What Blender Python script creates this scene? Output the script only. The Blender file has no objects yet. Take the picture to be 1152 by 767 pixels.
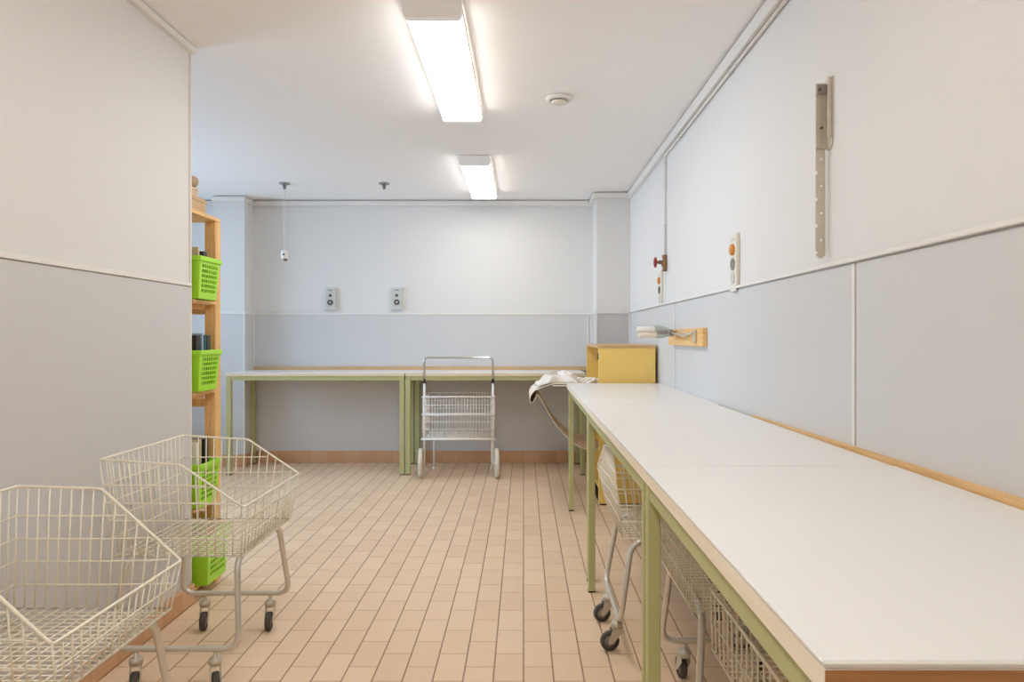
import bpy, bmesh, math, random
from mathutils import Vector, Matrix
random.seed(7)
R = math.radians
SC = bpy.context.scene
COL = SC.collection

# ------------------------------------------------------------------ camera, world, exposure
FPX, H = 768.0, 1.19
cam_d = bpy.data.cameras.new('camera')
cam = bpy.data.objects.new('camera', cam_d); COL.objects.link(cam)
cam.location = (0, 0, H); cam.rotation_euler = (R(90), 0, 0)
cam_d.sensor_width = 36.0; cam_d.sensor_fit = 'HORIZONTAL'
cam_d.lens = 36.0 * FPX / 1152.0
cam_d.shift_x = -13.0 / 1152.0
cam_d.shift_y = -4.5 / 1152.0
cam_d.clip_start = 0.02
SC.camera = cam
SC.view_settings.view_transform = 'Standard'
SC.view_settings.look = 'None'
SC.view_settings.gamma = 1.0
SC.view_settings.use_curve_mapping = False
SC.view_settings.exposure = 0.06
SKY_COLOUR, SKY_STRENGTH = (0.52, 0.71, 1.0), 11.0
LAMP_COLOUR, LAMP_STRENGTH = (1.0, 0.985, 0.952), 16.0
world = bpy.data.worlds.new('daylight'); SC.world = world
world.use_nodes = True
bg = world.node_tree.nodes['Background']
bg.inputs[0].default_value = (*SKY_COLOUR, 1); bg.inputs[1].default_value = SKY_STRENGTH
SC.cycles.use_denoising = True
SC.cycles.use_adaptive_sampling = False
SC.cycles.max_bounces = 10
SC.cycles.diffuse_bounces = 6
SC.cycles.use_light_tree = False

# ------------------------------------------------------------------ materials
def lin(c):
    return tuple(((v / 255 / 12.92) if v / 255 <= 0.04045 else ((v / 255 + 0.055) / 1.055) ** 2.4) for v in c)

class NT:
    def __init__(s, name):
        s.m = bpy.data.materials.new(name); s.m.use_nodes = True
        s.t = s.m.node_tree; s.b = s.t.nodes['Principled BSDF']
    def n(s, kind, **kw):
        o = s.t.nodes.new(kind)
        for k, v in kw.items(): setattr(o, k, v)
        return o
    def l(s, a, b): s.t.links.new(a, b)
    def math(s, op, a, b=None, c=None):
        o = s.n('ShaderNodeMath', operation=op)
        for i, v in enumerate((a, b, c)):
            if v is None: continue
            if isinstance(v, (int, float)): o.inputs[i].default_value = v
            else: s.l(v, o.inputs[i])
        return o.outputs[0]
    def mix(s, f, a, b):
        o = s.n('ShaderNodeMix', data_type='RGBA')
        for i, v in ((0, f), (6, a), (7, b)):
            if isinstance(v, (int, float)): o.inputs[i].default_value = v
            elif isinstance(v, tuple): o.inputs[i].default_value = (*v[:3], 1)
            else: s.l(v, o.inputs[i])
        return o.outputs[2]

def paint(name, rgb, rough=0.5, metal=0.0, var=0.03, scale=6.0, bump=0.0, bscale=200, spec=0.5):
    k = NT(name); c = lin(rgb)
    tc = k.n('ShaderNodeTexCoord')
    nz = k.n('ShaderNodeTexNoise'); nz.inputs['Scale'].default_value = scale; nz.inputs['Detail'].default_value = 4
    k.l(tc.outputs['Object'], nz.inputs['Vector'])
    col = k.mix(nz.outputs[0], tuple(v * (1 - var) for v in c), tuple(min(1, v * (1 + var)) for v in c))
    k.l(col, k.b.inputs['Base Color'])
    k.b.inputs['Roughness'].default_value = rough; k.b.inputs['Metallic'].default_value = metal
    k.b.inputs['Specular IOR Level'].default_value = spec
    if bump:
        n2 = k.n('ShaderNodeTexNoise'); n2.inputs['Scale'].default_value = bscale
        k.l(tc.outputs['Object'], n2.inputs['Vector'])
        bp = k.n('ShaderNodeBump'); bp.inputs['Strength'].default_value = bump; bp.inputs['Distance'].default_value = 0.002
        k.l(n2.outputs[0], bp.inputs['Height']); k.l(bp.outputs[0], k.b.inputs['Normal'])
    return k.m

def wood(name, ca, cb, axis='Z', rough=0.5, scale=1.0, knots=True):
    k = NT(name); tc = k.n('ShaderNodeTexCoord'); mp = k.n('ShaderNodeMapping')
    s = [40 * scale, 40 * scale, 40 * scale]; s['XYZ'.index(axis)] = 2.2 * scale
    mp.inputs['Scale'].default_value = s
    k.l(tc.outputs['Object'], mp.inputs[0])
    nz = k.n('ShaderNodeTexNoise'); nz.inputs['Scale'].default_value = 1.6; nz.inputs['Detail'].default_value = 5; nz.inputs['Distortion'].default_value = 0.6
    k.l(mp.outputs[0], nz.inputs['Vector'])
    rp = k.n('ShaderNodeValToRGB'); rp.color_ramp.elements[0].position = 0.32; rp.color_ramp.elements[1].position = 0.68
    rp.color_ramp.elements[0].color = (*lin(ca), 1); rp.color_ramp.elements[1].color = (*lin(cb), 1)
    k.l(nz.outputs[0], rp.inputs[0]); out = rp.outputs[0]
    if knots:
        vo = k.n('ShaderNodeTexVoronoi'); m2 = k.n('ShaderNodeMapping')
        s2 = [14, 14, 14]; s2['XYZ'.index(axis)] = 7
        m2.inputs['Scale'].default_value = s2; k.l(tc.outputs['Object'], m2.inputs[0]); k.l(m2.outputs[0], vo.inputs['Vector'])
        f = k.math('LESS_THAN', vo.outputs['Distance'], 0.14)
        out = k.mix(k.math('MULTIPLY', f, 0.7), out, tuple(v * 0.35 for v in lin(ca)))
    k.l(out, k.b.inputs['Base Color']); k.b.inputs['Roughness'].default_value = rough
    return k.m

def tile_floor():
    k = NT('terracotta_floor_tiles'); tc = k.n('ShaderNodeTexCoord'); sp = k.n('ShaderNodeSeparateXYZ')
    k.l(tc.outputs['Object'], sp.inputs[0])
    W, L = 0.1052, 0.2046
    u = k.math('DIVIDE', sp.outputs[0], W); cu = k.math('FLOOR', u); fu = k.math('FRACT', u)
    odd = k.math('FLOORED_MODULO', cu, 2.0)
    v = k.math('ADD', k.math('DIVIDE', k.math('SUBTRACT', sp.outputs[1], 2.4633), L), k.math('MULTIPLY', odd, 0.5))
    cv = k.math('FLOOR', v); fv = k.math('FRACT', v)
    eu = k.math('MULTIPLY', k.math('MINIMUM', fu, k.math('SUBTRACT', 1.0, fu)), W)
    ev = k.math('MULTIPLY', k.math('MINIMUM', fv, k.math('SUBTRACT', 1.0, fv)), L)
    ju = k.n('ShaderNodeMapRange'); ju.inputs[1].default_value = 0.0016; ju.inputs[2].default_value = 0.0034; ju.inputs[3].default_value = 1; ju.inputs[4].default_value = 0
    k.l(eu, ju.inputs[0])
    jv = k.n('ShaderNodeMapRange'); jv.inputs[1].default_value = 0.0012; jv.inputs[2].default_value = 0.003; jv.inputs[3].default_value = 1; jv.inputs[4].default_value = 0
    k.l(ev, jv.inputs[0])
    cb = k.n('ShaderNodeCombineXYZ'); k.l(cu, cb.inputs[0]); k.l(cv, cb.inputs[1])
    wn = k.n('ShaderNodeTexWhiteNoise'); k.l(cb.outputs[0], wn.inputs[0])
    rp = k.n('ShaderNodeValToRGB'); e = rp.color_ramp.elements
    e[0].color = (*lin((227, 198, 167)), 1); e[1].color = (*lin((236, 210, 180)), 1); e[0].position = 0; e[1].position = 1
    k.l(wn.outputs[0], rp.inputs[0])
    nz = k.n('ShaderNodeTexNoise'); nz.inputs['Scale'].default_value = 9; nz.inputs['Detail'].default_value = 6
    mp = k.n('ShaderNodeMapping'); mp.inputs['Scale'].default_value = (1, 2.5, 1)
    k.l(tc.outputs['Object'], mp.inputs[0]); k.l(mp.outputs[0], nz.inputs['Vector'])
    c1 = k.mix(k.math('MULTIPLY', nz.outputs[0], 0.45), rp.outputs[0], lin((219, 186, 154)))
    c2 = k.mix(k.math('MULTIPLY', jv.outputs[0], 0.75), c1, lin((172, 122, 84)))
    c3 = k.mix(k.math('MULTIPLY', ju.outputs[0], 0.9), c2, lin((140, 98, 68)))
    k.l(c3, k.b.inputs['Base Color']); k.b.inputs['Roughness'].default_value = 0.42
    k.b.inputs['Specular IOR Level'].default_value = 0.35
    j = k.math('MAXIMUM', ju.outputs[0], jv.outputs[0])
    bp = k.n('ShaderNodeBump'); bp.inputs['Strength'].default_value = 0.4; bp.inputs['Distance'].default_value = 0.002
    k.l(k.math('SUBTRACT', 1.0, j), bp.inputs['Height']); k.l(bp.outputs[0], k.b.inputs['Normal'])
    return k.m

def tile_base(axis):
    k = NT('terracotta_skirting_' + axis); tc = k.n('ShaderNodeTexCoord'); sp = k.n('ShaderNodeSeparateXYZ')
    k.l(tc.outputs['Object'], sp.inputs[0])
    u = k.math('DIVIDE', sp.outputs['XY'.index(axis)], 0.155); cu = k.math('FLOOR', u); fu = k.math('FRACT', u)
    e = k.math('MINIMUM', fu, k.math('SUBTRACT', 1.0, fu))
    j = k.math('LESS_THAN', e, 0.012)
    wn = k.n('ShaderNodeTexWhiteNoise', noise_dimensions='1D'); k.l(cu, wn.inputs['W'])
    c = k.mix(wn.outputs[0], lin((206, 160, 120)), lin((220, 178, 140)))
    nz = k.n('ShaderNodeTexNoise'); nz.inputs['Scale'].default_value = 14; k.l(tc.outputs['Object'], nz.inputs['Vector'])
    c = k.mix(k.math('MULTIPLY', nz.outputs[0], 0.35), c, lin((198, 148, 108)))
    c = k.mix(k.math('MULTIPLY', j, 0.4), c, lin((160, 118, 90)))
    k.l(c, k.b.inputs['Base Color']); k.b.inputs['Roughness'].default_value = 0.45
    return k.m

def emit(name, rgb, strength):
    k = NT(name)
    k.b.inputs['Base Color'].default_value = (0.9, 0.9, 0.9, 1)
    k.b.inputs['Emission Color'].default_value = (*rgb, 1); k.b.inputs['Emission Strength'].default_value = strength
    return k.m

def glass(name):
    k = NT(name); out = k.t.nodes['Material Output']
    tr = k.n('ShaderNodeBsdfTransparent'); gl = k.n('ShaderNodeBsdfGlossy'); gl.inputs['Roughness'].default_value = 0.02
    nz = k.n('ShaderNodeTexNoise'); nz.inputs['Scale'].default_value = 3
    k.l(k.mix(nz.outputs[0], (0.93, 0.96, 0.96), (0.96, 0.98, 0.97)), tr.inputs['Color'])
    fr = k.n('ShaderNodeFresnel'); fr.inputs['IOR'].default_value = 1.45
    mx = k.n('ShaderNodeMixShader'); k.l(fr.outputs[0], mx.inputs[0]); k.l(tr.outputs[0], mx.inputs[1]); k.l(gl.outputs[0], mx.inputs[2])
    k.l(mx.outputs[0], out.inputs['Surface'])
    return k.m

M = dict(
    wall=paint('white_wall_paint', (226, 224, 221), 0.6, bump=0.06, bscale=260, var=0.008),
    panel=paint('grey_wall_panel', (209, 208, 207), 0.55, bump=0.03, bscale=260, var=0.008),
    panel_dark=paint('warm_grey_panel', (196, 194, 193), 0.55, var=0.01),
    trim=paint('white_trim', (232, 228, 222), 0.45, var=0.01),
    ceil=paint('ceiling_paint', (246, 244, 242), 0.8, bump=0.05, bscale=180, var=0.01),
    floor=tile_floor(), base_x=tile_base('X'), base_y=tile_base('Y'),
    lip=paint('greyish_laminate_edge', (222, 216, 205), 0.4, var=0.02),
    top=paint('white_laminate', (232, 230, 227), 0.32, var=0.008),
    green=paint('sage_green_steel', (186, 186, 132), 0.45, var=0.05, scale=20),
    edge=wood('beech_edge', (234, 212, 178), (243, 226, 198), 'X', 0.5, 1, False),
    edge_y=wood('beech_edge_long', (247, 233, 208), (251, 242, 224), 'Y', 0.5, 1, False),
    edge_dark=wood('brown_edge', (160, 108, 62), (190, 136, 86), 'X', 0.5, 1, False),
    lath=wood('oak_lath', (212, 168, 108), (230, 190, 134), 'Y', 0.5, 1, False),
    lath_x=wood('oak_lath_wide', (200, 160, 112), (214, 178, 134), 'X', 0.5, 1, False),
    pine=wood('pine_post', (226, 172, 104), (244, 200, 136), 'Z', 0.5),
    pine_y=wood('pine_board', (230, 176, 106), (246, 204, 140), 'Y', 0.5),
    yellow=paint('yellow_lacquer', (243, 207, 116), 0.45, var=0.03, scale=3),
    wire=paint('cream_coated_wire', (240, 233, 214), 0.4, var=0.02),
    wire_white=paint('white_coated_wire', (242, 238, 230), 0.4, var=0.02),
    steel=paint('galvanised_tube', (216, 211, 200), 0.32, 0.62, var=0.06, scale=30),
    zinc=paint('zinc_plate', (204, 196, 178), 0.42, 0.4, var=0.10, scale=40),
    chrome=paint('chrome', (214, 216, 220), 0.14, 1.0, var=0.01),
    rubber=paint('dark_rubber', (74, 66, 60), 0.6, var=0.08),
    mount=paint('grey_metal_mount', (150, 152, 148), 0.4, 0.2),
    wrap=paint('tan_wrapper', (186, 152, 116), 0.6),
    hub=paint('grey_hub', (150, 142, 134), 0.5, var=0.04),
    black=paint('black_plastic', (28, 28, 30), 0.45),
    tyre=paint('cream_tyre', (226, 218, 200), 0.55, var=0.03),
    lime=paint('lime_plastic', (172, 234, 52), 0.35, var=0.02),
    lamp_body=paint('lamp_housing', (232, 224, 217), 0.5, var=0.01),
    lamp_cap=emit('lamp_glowing_cap', (1.0, .93, .88), 0.07),  # faint glow added to the end caps so they don't render dark
    lamp=emit('lamp_diffuser', LAMP_COLOUR, LAMP_STRENGTH),
    lamp_dimmed=emit('dimmed_lamp_diffuser', LAMP_COLOUR, LAMP_STRENGTH * .78),  # weakened to soften the hot spot on the far wall
    plate=paint('grey_switch_plate', (204, 204, 198), 0.45, var=0.01),
    ivory=paint('ivory_switch_plate', (228, 222, 206), 0.45, var=0.01),
    orange=paint('orange_button', (216, 140, 40), 0.4),
    dark=paint('dark_grey_plastic', (84, 82, 78), 0.45),
    grey=paint('grey_plastic', (142, 140, 134), 0.45),
    red=paint('red_handwheel', (150, 44, 36), 0.4),
    brass=paint('aged_brass', (150, 116, 84), 0.4, 0.6, var=0.1, scale=40),
    cloth=paint('white_cotton', (230, 224, 214), 0.9, var=0.03, scale=15, bump=0.1, bscale=500),
    canvas=paint('beige_canvas', (234, 220, 202), 0.9, var=0.04, scale=20, bump=0.15, bscale=600),
    acrylic=paint('grey_green_plastic', (184, 196, 190), 0.25, var=0.03),
    roller=paint('white_roller', (236, 233, 226), 0.5, var=0.01),
    kraft=paint('tan_cardboard', (204, 172, 134), 0.8, var=0.06, scale=20),
    kraft2=paint('pale_cardboard', (218, 192, 158), 0.8, var=0.06, scale=20),
    paper=paint('white_paper', (232, 228, 220), 0.8, var=0.02),
    book_green=paint('green_cover', (24, 92, 84), 0.4),
    book_dark=paint('charcoal_cover', (48, 44, 42), 0.4),
    book_blue=paint('pale_blue_cover', (150, 178, 190), 0.4),
    book_brown=paint('brown_cover', (110, 80, 60), 0.5),
    book_tan=paint('tan_cover', (206, 186, 150), 0.5),
    glass=glass('window_glass'),
)

M['lamp_cap'].cycles.emission_sampling = 'NONE'

# ------------------------------------------------------------------ mesh helpers
class MB:
    def __init__(s): s.bm = bmesh.new()
    def box(s, x0, x1, y0, y1, z0, z1, bev=0.0, seg=2, mat=None):
        r = bmesh.ops.create_cube(s.bm, size=1.0)
        vs = r['verts']
        for v in vs:
            v.co = Vector(((x0 + x1) / 2 + v.co.x * (x1 - x0), (y0 + y1) / 2 + v.co.y * (y1 - y0), (z0 + z1) / 2 + v.co.z * (z1 - z0)))
        if bev:
            es = list({e for v in vs for e in v.link_edges})
            r2 = bmesh.ops.bevel(s.bm, geom=es, offset=bev, segments=seg, profile=0.5, affect='EDGES')
            vs = list({v for f in r2['faces'] for v in f.verts})
            vs = r2['verts']
        if mat is not None:
            for v in vs: v.co = mat @ v.co
        return s
    def tube(s, pts, r, n=6, closed=False, caps=True):
        pts = [Vector(p) for p in pts]
        N = len(pts); rings = []
        prev = None
        for i, p in enumerate(pts):
            if closed: d = (pts[(i + 1) % N] - pts[i - 1])
            elif i == 0: d = pts[1] - pts[0]
            elif i == N - 1: d = pts[-1] - pts[-2]
            else: d = (pts[i + 1] - p).normalized() + (p - pts[i - 1]).normalized()
            d.normalize()
            if prev is None:
                a = Vector((0, 0, 1)) if abs(d.z) < 0.9 else Vector((1, 0, 0))
                u = d.cross(a).normalized()
            else:
                u = (prev - d * prev.dot(d)).normalized()
            prev = u; w = d.cross(u)
            rings.append([s.bm.verts.new(p + (u * math.cos(2 * math.pi * k / n) + w * math.sin(2 * math.pi * k / n)) * r) for k in range(n)])
        for i in range(N if closed else N - 1):
            a, b = rings[i], rings[(i + 1) % N]
            for k in range(n):
                f = s.bm.faces.new((a[k], a[(k + 1) % n], b[(k + 1) % n], b[k])); f.smooth = True
        if caps and not closed:
            s.bm.faces.new(rings[0][::-1]); s.bm.faces.new(rings[-1])
        return s
    def lathe(s, prof, axis_o=(0, 0, 0), axis='Z', n=24, mat=None):
        # prof: list of (radius, height); axis Z local then rotated
        o = Vector(axis_o); rings = []
        def place(r, h, a):
            c, si = math.cos(a) * r, math.sin(a) * r
            if axis == 'Z': v = Vector((c, si, h))
            elif axis == 'Y': v = Vector((c, h, si))
            else: v = Vector((h, c, si))
            v = o + v
            return mat @ v if mat is not None else v
        for r, h in prof:
            if r < 1e-6: rings.append([s.bm.verts.new(place(0, h, 0))])
            else: rings.append([s.bm.verts.new(place(r, h, 2 * math.pi * k / n)) for k in range(n)])
        for a, b in zip(rings, rings[1:]):
            for k in range(n):
                k2 = (k + 1) % n
                if len(a) == 1 and len(b) == 1: continue
                if len(a) == 1: f = s.bm.faces.new((a[0], b[k2], b[k]))
                elif len(b) == 1: f = s.bm.faces.new((a[k], a[k2], b[0]))
                else: f = s.bm.faces.new((a[k], a[k2], b[k2], b[k]))
                f.smooth = True
        return s
    def grid(s, fn, nu, nv, skip=None):
        vs = [[s.bm.verts.new(Vector(fn(i / nu, j / nv))) for j in range(nv + 1)] for i in range(nu + 1)]
        for i in range(nu):
            for j in range(nv):
                if skip and skip(i, j): continue
                f = s.bm.faces.new((vs[i][j], vs[i + 1][j], vs[i + 1][j + 1], vs[i][j + 1])); f.smooth = skip is None
        return s
    def prism(s, outline, x0, x1, axis='X'):
        def P(a, b, t):
            return {'X': (t, a, b), 'Y': (a, t, b), 'Z': (a, b, t)}[axis]
        A = [s.bm.verts.new(P(a, b, x0)) for a, b in outline]; B = [s.bm.verts.new(P(a, b, x1)) for a, b in outline]
        s.bm.faces.new(A); s.bm.faces.new(B[::-1])
        n = len(A)
        for i in range(n): s.bm.faces.new((A[i], B[i], B[(i + 1) % n], A[(i + 1) % n]))
        return s
    def build(s, name, mat, parent=None, recalc=True, solid=0.0):
        if recalc: bmesh.ops.recalc_face_normals(s.bm, faces=s.bm.faces[:])
        me = bpy.data.meshes.new(name); s.bm.to_mesh(me); s.bm.free()
        me.materials.append(mat)
        o = bpy.data.objects.new(name, me); COL.objects.link(o)
        if parent is not None: o.parent = parent
        if solid:
            md = o.modifiers.new('thickness', 'SOLIDIFY'); md.thickness = solid; md.offset = 0
        return o

def fillet(pts, r, n=6):
    pts = [Vector(p) for p in pts]; out = [pts[0]]
    for a, b, c in zip(pts, pts[1:], pts[2:]):
        u = (a - b); w = (c - b); rr = min(r, u.length * 0.49, w.length * 0.49)
        p, q = b + u.normalized() * rr, b + w.normalized() * rr
        for i in range(n + 1):
            t = i / n; out.append(p * (1 - t) ** 2 + b * 2 * t * (1 - t) + q * t * t)
    out.append(pts[-1]); return out

def tag(o, label, cat, group=None, kind=None):
    o['label'] = label; o['category'] = cat
    if group: o['group'] = group
    if kind: o['kind'] = kind
    return o

def thing(name, loc, label, cat, group=None, rz=0.0):
    o = bpy.data.objects.new(name, None); COL.objects.link(o)
    o.empty_display_size = 0.1
    o.location = loc; o.rotation_euler = (0, 0, rz)
    return tag(o, label, cat, group)

def struct(o, label=None, cat=None):
    o['kind'] = 'structure'
    if label: o['label'] = label; o['category'] = cat
    return o

def part_label(o, text): o['label'] = text; return o

# ------------------------------------------------------------------ room shell
XR, YB, ZC = 0.958, 6.48, 2.4876
XL, YL = -1.498, 3.06
XO, YF = -4.4, -2.2
RAIL = 1.403
struct(MB().box(XO - .12, XR + .12, YF - .12, YB + .12, -0.12, 0.0).build('floor', M['floor']), 'terracotta tiled floor in staggered long tiles', 'floor')
struct(MB().box(XO - .12, XR + .12, YF - .12, YB + .12, ZC, ZC + .12).build('ceiling', M['ceil']), 'plain off-white painted ceiling', 'ceiling')

# far wall
wb = struct(MB().box(XO - .12, XR + .12, YB, YB + .12, 0, ZC).build('wall_back', M['wall']), 'far wall, white above and grey below', 'wall')
def panel(name, b, parent, mat='panel'): return struct(MB().box(*b, bev=0.0015, seg=1).build(name, M[mat], parent))
panel('lower_panel', (-2.56, 0.65, YB - .006, YB - .0002, .1, RAIL), wb)
panel('lower_panel', (XO, -2.85, YB - .006, YB - .0002, .1, RAIL), wb)
# far pilasters
pl = struct(MB().box(-2.845, -2.567, 6.28, YB - .0002, 0, ZC - .0002).build('wall_pilaster', M['wall']), 'square wall pier left of the far tables', 'pillar')
panel('lower_panel', (-2.843, -2.569, 6.274, 6.28, .1, RAIL), pl)
panel('lower_panel', (-2.567, -2.561, 6.282, YB - .007, .1, RAIL), pl)
pr = struct(MB().box(0.655, XR, 6.12, YB - .0002, 0, ZC - .0002).build('wall_pilaster', M['wall']), 'square wall pier in the far right corner', 'pillar')
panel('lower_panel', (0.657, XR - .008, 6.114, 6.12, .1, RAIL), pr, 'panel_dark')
panel('lower_panel', (0.649, 0.655, 6.122, YB - .007, .1, RAIL), pr)
# right wall
wr = struct(MB().box(XR, XR + .12, YF - .12, YB, 0, ZC).build('wall_right', M['wall']), 'long right wall, white above and grey below', 'wall')
for a, b in ((YF, -.366), (-.362, 1.955), (1.959, 4.276), (4.28, 6.114)):
    panel('lower_panel', (XR - .006, XR - .0002, a, b, .1, RAIL), wr)
# left partition
wl = struct(MB().box(XL - .12, XL, YF, YL, 0, ZC).build('wall_left', M['wall']), 'near left wall, white above and grey below', 'wall')
panel('lower_panel', (XL + .0002, XL + .006, YF, YL - .004, .085, 1.415), wl)
# the unseen rest of the room: behind the camera, and the bay to the left with a window added for daylight
struct(MB().box(XL, XR, YF - .12, YF, 0, ZC).build('wall_front', M['wall']), 'wall behind the viewpoint', 'wall')
struct(MB().box(XO, XL - .12, YL - .7, YL - .58, 0, ZC).build('wall_side', M['wall']), 'wall closing the bay behind the left partition', 'wall')
WY0, WY1, WZ0, WZ1 = 3.3, 6.0, 0.85, 2.25
wo = MB()
wo.box(XO - .12, XO, YL - .7, WY0, 0, ZC).box(XO - .12, XO, WY1, YB, 0, ZC).box(XO - .12, XO, WY0, WY1, 0, WZ0).box(XO - .12, XO, WY0, WY1, WZ1, ZC)
struct(wo.build('wall_outer', M['wall']), 'window wall at the far left of the bay', 'wall')
wf = MB()
for a, b, c, d in ((WY0, WY0 + .05, WZ0, WZ1), (WY1 - .05, WY1, WZ0, WZ1), (WY0 + .05, WY1 - .05, WZ0, WZ0 + .05), (WY0 + .05, WY1 - .05, WZ1 - .05, WZ1), (4.63, 4.67, WZ0 + .05, WZ1 - .05)):
    wf.box(XO - .09, XO - .04, a, b, c, d, bev=.003)
win = struct(wf.build('added_window_1', M['trim']), 'unseen white framed window added to the left bay for daylight', 'window')
struct(MB().box(XO - .068, XO - .064, WY0 + .05, WY1 - .05, WZ0 + .05, WZ1 - .05).build('pane', M['glass'], win))
pld = bpy.data.lights.new('window_portal', 'AREA'); pld.shape = 'RECTANGLE'; pld.size = WZ1 - WZ0; pld.size_y = WY1 - WY0
pld.cycles.is_portal = True
plo = bpy.data.objects.new('window_portal', pld); COL.objects.link(plo)
plo.location = (XO - .13, (WY0 + WY1) / 2, (WZ0 + WZ1) / 2); plo.rotation_euler = (0, R(-90), 0)

# skirting tiles
struct(MB().box(-2.561, 0.649, YB - .018, YB - .006, 0, .112, bev=.003).build('baseboard_back', M['base_x']), 'terracotta tile skirting along the far wall', 'skirting')
struct(MB().box(XO, -2.862, YB - .018, YB - .006, 0, .112, bev=.003).build('baseboard_outer', M['base_x']), 'terracotta tile skirting in the bay left of the pier', 'skirting')
struct(MB().box(-2.86, -2.549, 6.262, 6.274, 0, .112, bev=.003).box(-2.561, -2.549, 6.274, YB - .018, 0, .112, bev=.003).build('baseboard_pier', M['base_x']), 'terracotta tile skirting around the left pier', 'skirting')
struct(MB().box(0.637, XR - .018, 6.102, 6.114, 0, .112, bev=.003).box(0.637, 0.649, 6.114, YB - .018, 0, .112, bev=.003).build('baseboard_corner', M['base_x']), 'terracotta tile skirting around the right pier', 'skirting')
struct(MB().box(XR - .018, XR - .006, YF, 6.1, 0, .112, bev=.003).build('baseboard_right', M['base_y']), 'terracotta tile skirting along the right wall', 'skirting')
struct(MB().box(XL + .006, XL + .026, YF, YL, 0, .088, bev=.004).build('baseboard_left', M['base_y']), 'terracotta tile skirting along the left wall', 'skirting')

# trims: rails, joint strips, crown strips
T = [0]
def trim(boxes, label, mat='trim', bev=.002):
    T[0] += 1; m = MB()
    for b in boxes: m.box(*b, bev=bev, seg=1)
    return struct(m.build('trim_%d' % T[0], M[mat]), label, 'trim')
trim([(-2.56, 0.648, YB - .012, YB - .006, RAIL - .004, RAIL + .016)], 'white dado strip on the far wall')
trim([(-2.845, -2.555, 6.268, 6.274, RAIL - .004, RAIL + .016), (-2.561, -2.555, 6.274, YB - .012, RAIL - .004, RAIL + .016)], 'white dado strip around the left pier')
trim([(0.65, XR - .012, 6.108, 6.114, RAIL - .004, RAIL + .016), (0.643, 0.649, 6.114, YB - .012, RAIL - .004, RAIL + .016)], 'white dado strip around the right pier')
trim([(XR - .017, XR - .004, YF, 6.108, RAIL + .003, RAIL + .016)], 'white dado strip on the right wall')
trim([(XL + .001, XL + .012, YF, YL, 1.416, 1.434)], 'white dado strip on the left wall')
trim([(XL - .004, XL + .008, YL - .004, YL + .008, .088, 1.414), (XL - .004, XL + .008, YL - .004, YL + .008, 1.436, 2.455)], 'white corner strip at the end of the left wall')
trim([(XL - .02, XL + .034, YF, YL + .012, 2.458, ZC - .002)], 'white ceiling strip along the left wall', bev=.008)
trim([(XR - .032, XR - .0005, YF, 6.085, 2.418, ZC - .010)], 'white ceiling strip along the right wall')
trim([(-2.566, 0.62, YB - .034, YB - .0005, 2.43, ZC - .012)], 'white ceiling strip along the far wall')
trim([(0.622, XR - .001, 6.088, 6.1195, 2.43, ZC - .010), (0.622, 0.6545, 6.1195, YB - .001, 2.43, ZC - .010)], 'white ceiling strip around the right pier')
trim([(XO, -2.846, YB - .034, YB - .0005, 2.43, ZC - .012), (-2.858, -2.554, 6.25, 6.2795, 2.43, ZC - .010), (-2.5665, -2.554, 6.2795, YB - .035, 2.43, ZC - .010)], 'white ceiling strip around the left pier and bay')
trim([(XO, -2.846, YB - .012, YB - .006, RAIL - .004, RAIL + .016)], 'white dado strip in the bay left of the pier')
trim([(-2.572, -2.56, 6.266, 6.2795, .112, 1.398)], 'white corner strip on the left pier')
trim([(-2.561, -2.548, YB - .016, YB - .0065, .112, 1.398)], 'white strip in the far left inner corner')
trim([(0.603, 0.617, YB - .013, YB - .006, .112, 1.398), (0.635, 0.6485, YB - .03, YB - .006, .112, 1.398)], 'white joint strips beside the right pier')
trim([(0.642, 0.66, 6.108, 6.122, .112, 1.398)], 'white corner strip on the right pier')
trim([(XR - .016, XR - .0055, 6.1, 6.112, .112, 1.402)], 'white strip in the far right corner')
trim([(XR - .010, XR - .0058, 4.279, 4.292, .112, 1.402)], 'white joint strip behind the wooden wall bracket')
trim([(XR - .010, XR - .0058, 1.958, 1.972, .112, 1.402)], 'white joint strip on the near right wall panels')
struct(MB().box(XR - .0025, XR - .0004, 4.605, 4.62, 1.42, 2.417).build('trim_22', M['trim']), 'white panel joint beside the vertical pipe', 'trim')
# wooden laths behind the tables
trim([(-2.545, 0.635, YB - .034, YB - .0065, .872, .912)], 'wooden lath on the far wall behind the tables', 'lath_x')
lt = MB().prism([(0.45, .84), (0.45, .892), (2.8, .868), (2.8, .84)], XR - .0235, XR - .0065, 'X')
struct(lt.build('trim_23', M['lath']), 'wooden lath on the right wall behind the long table', 'trim')

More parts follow.
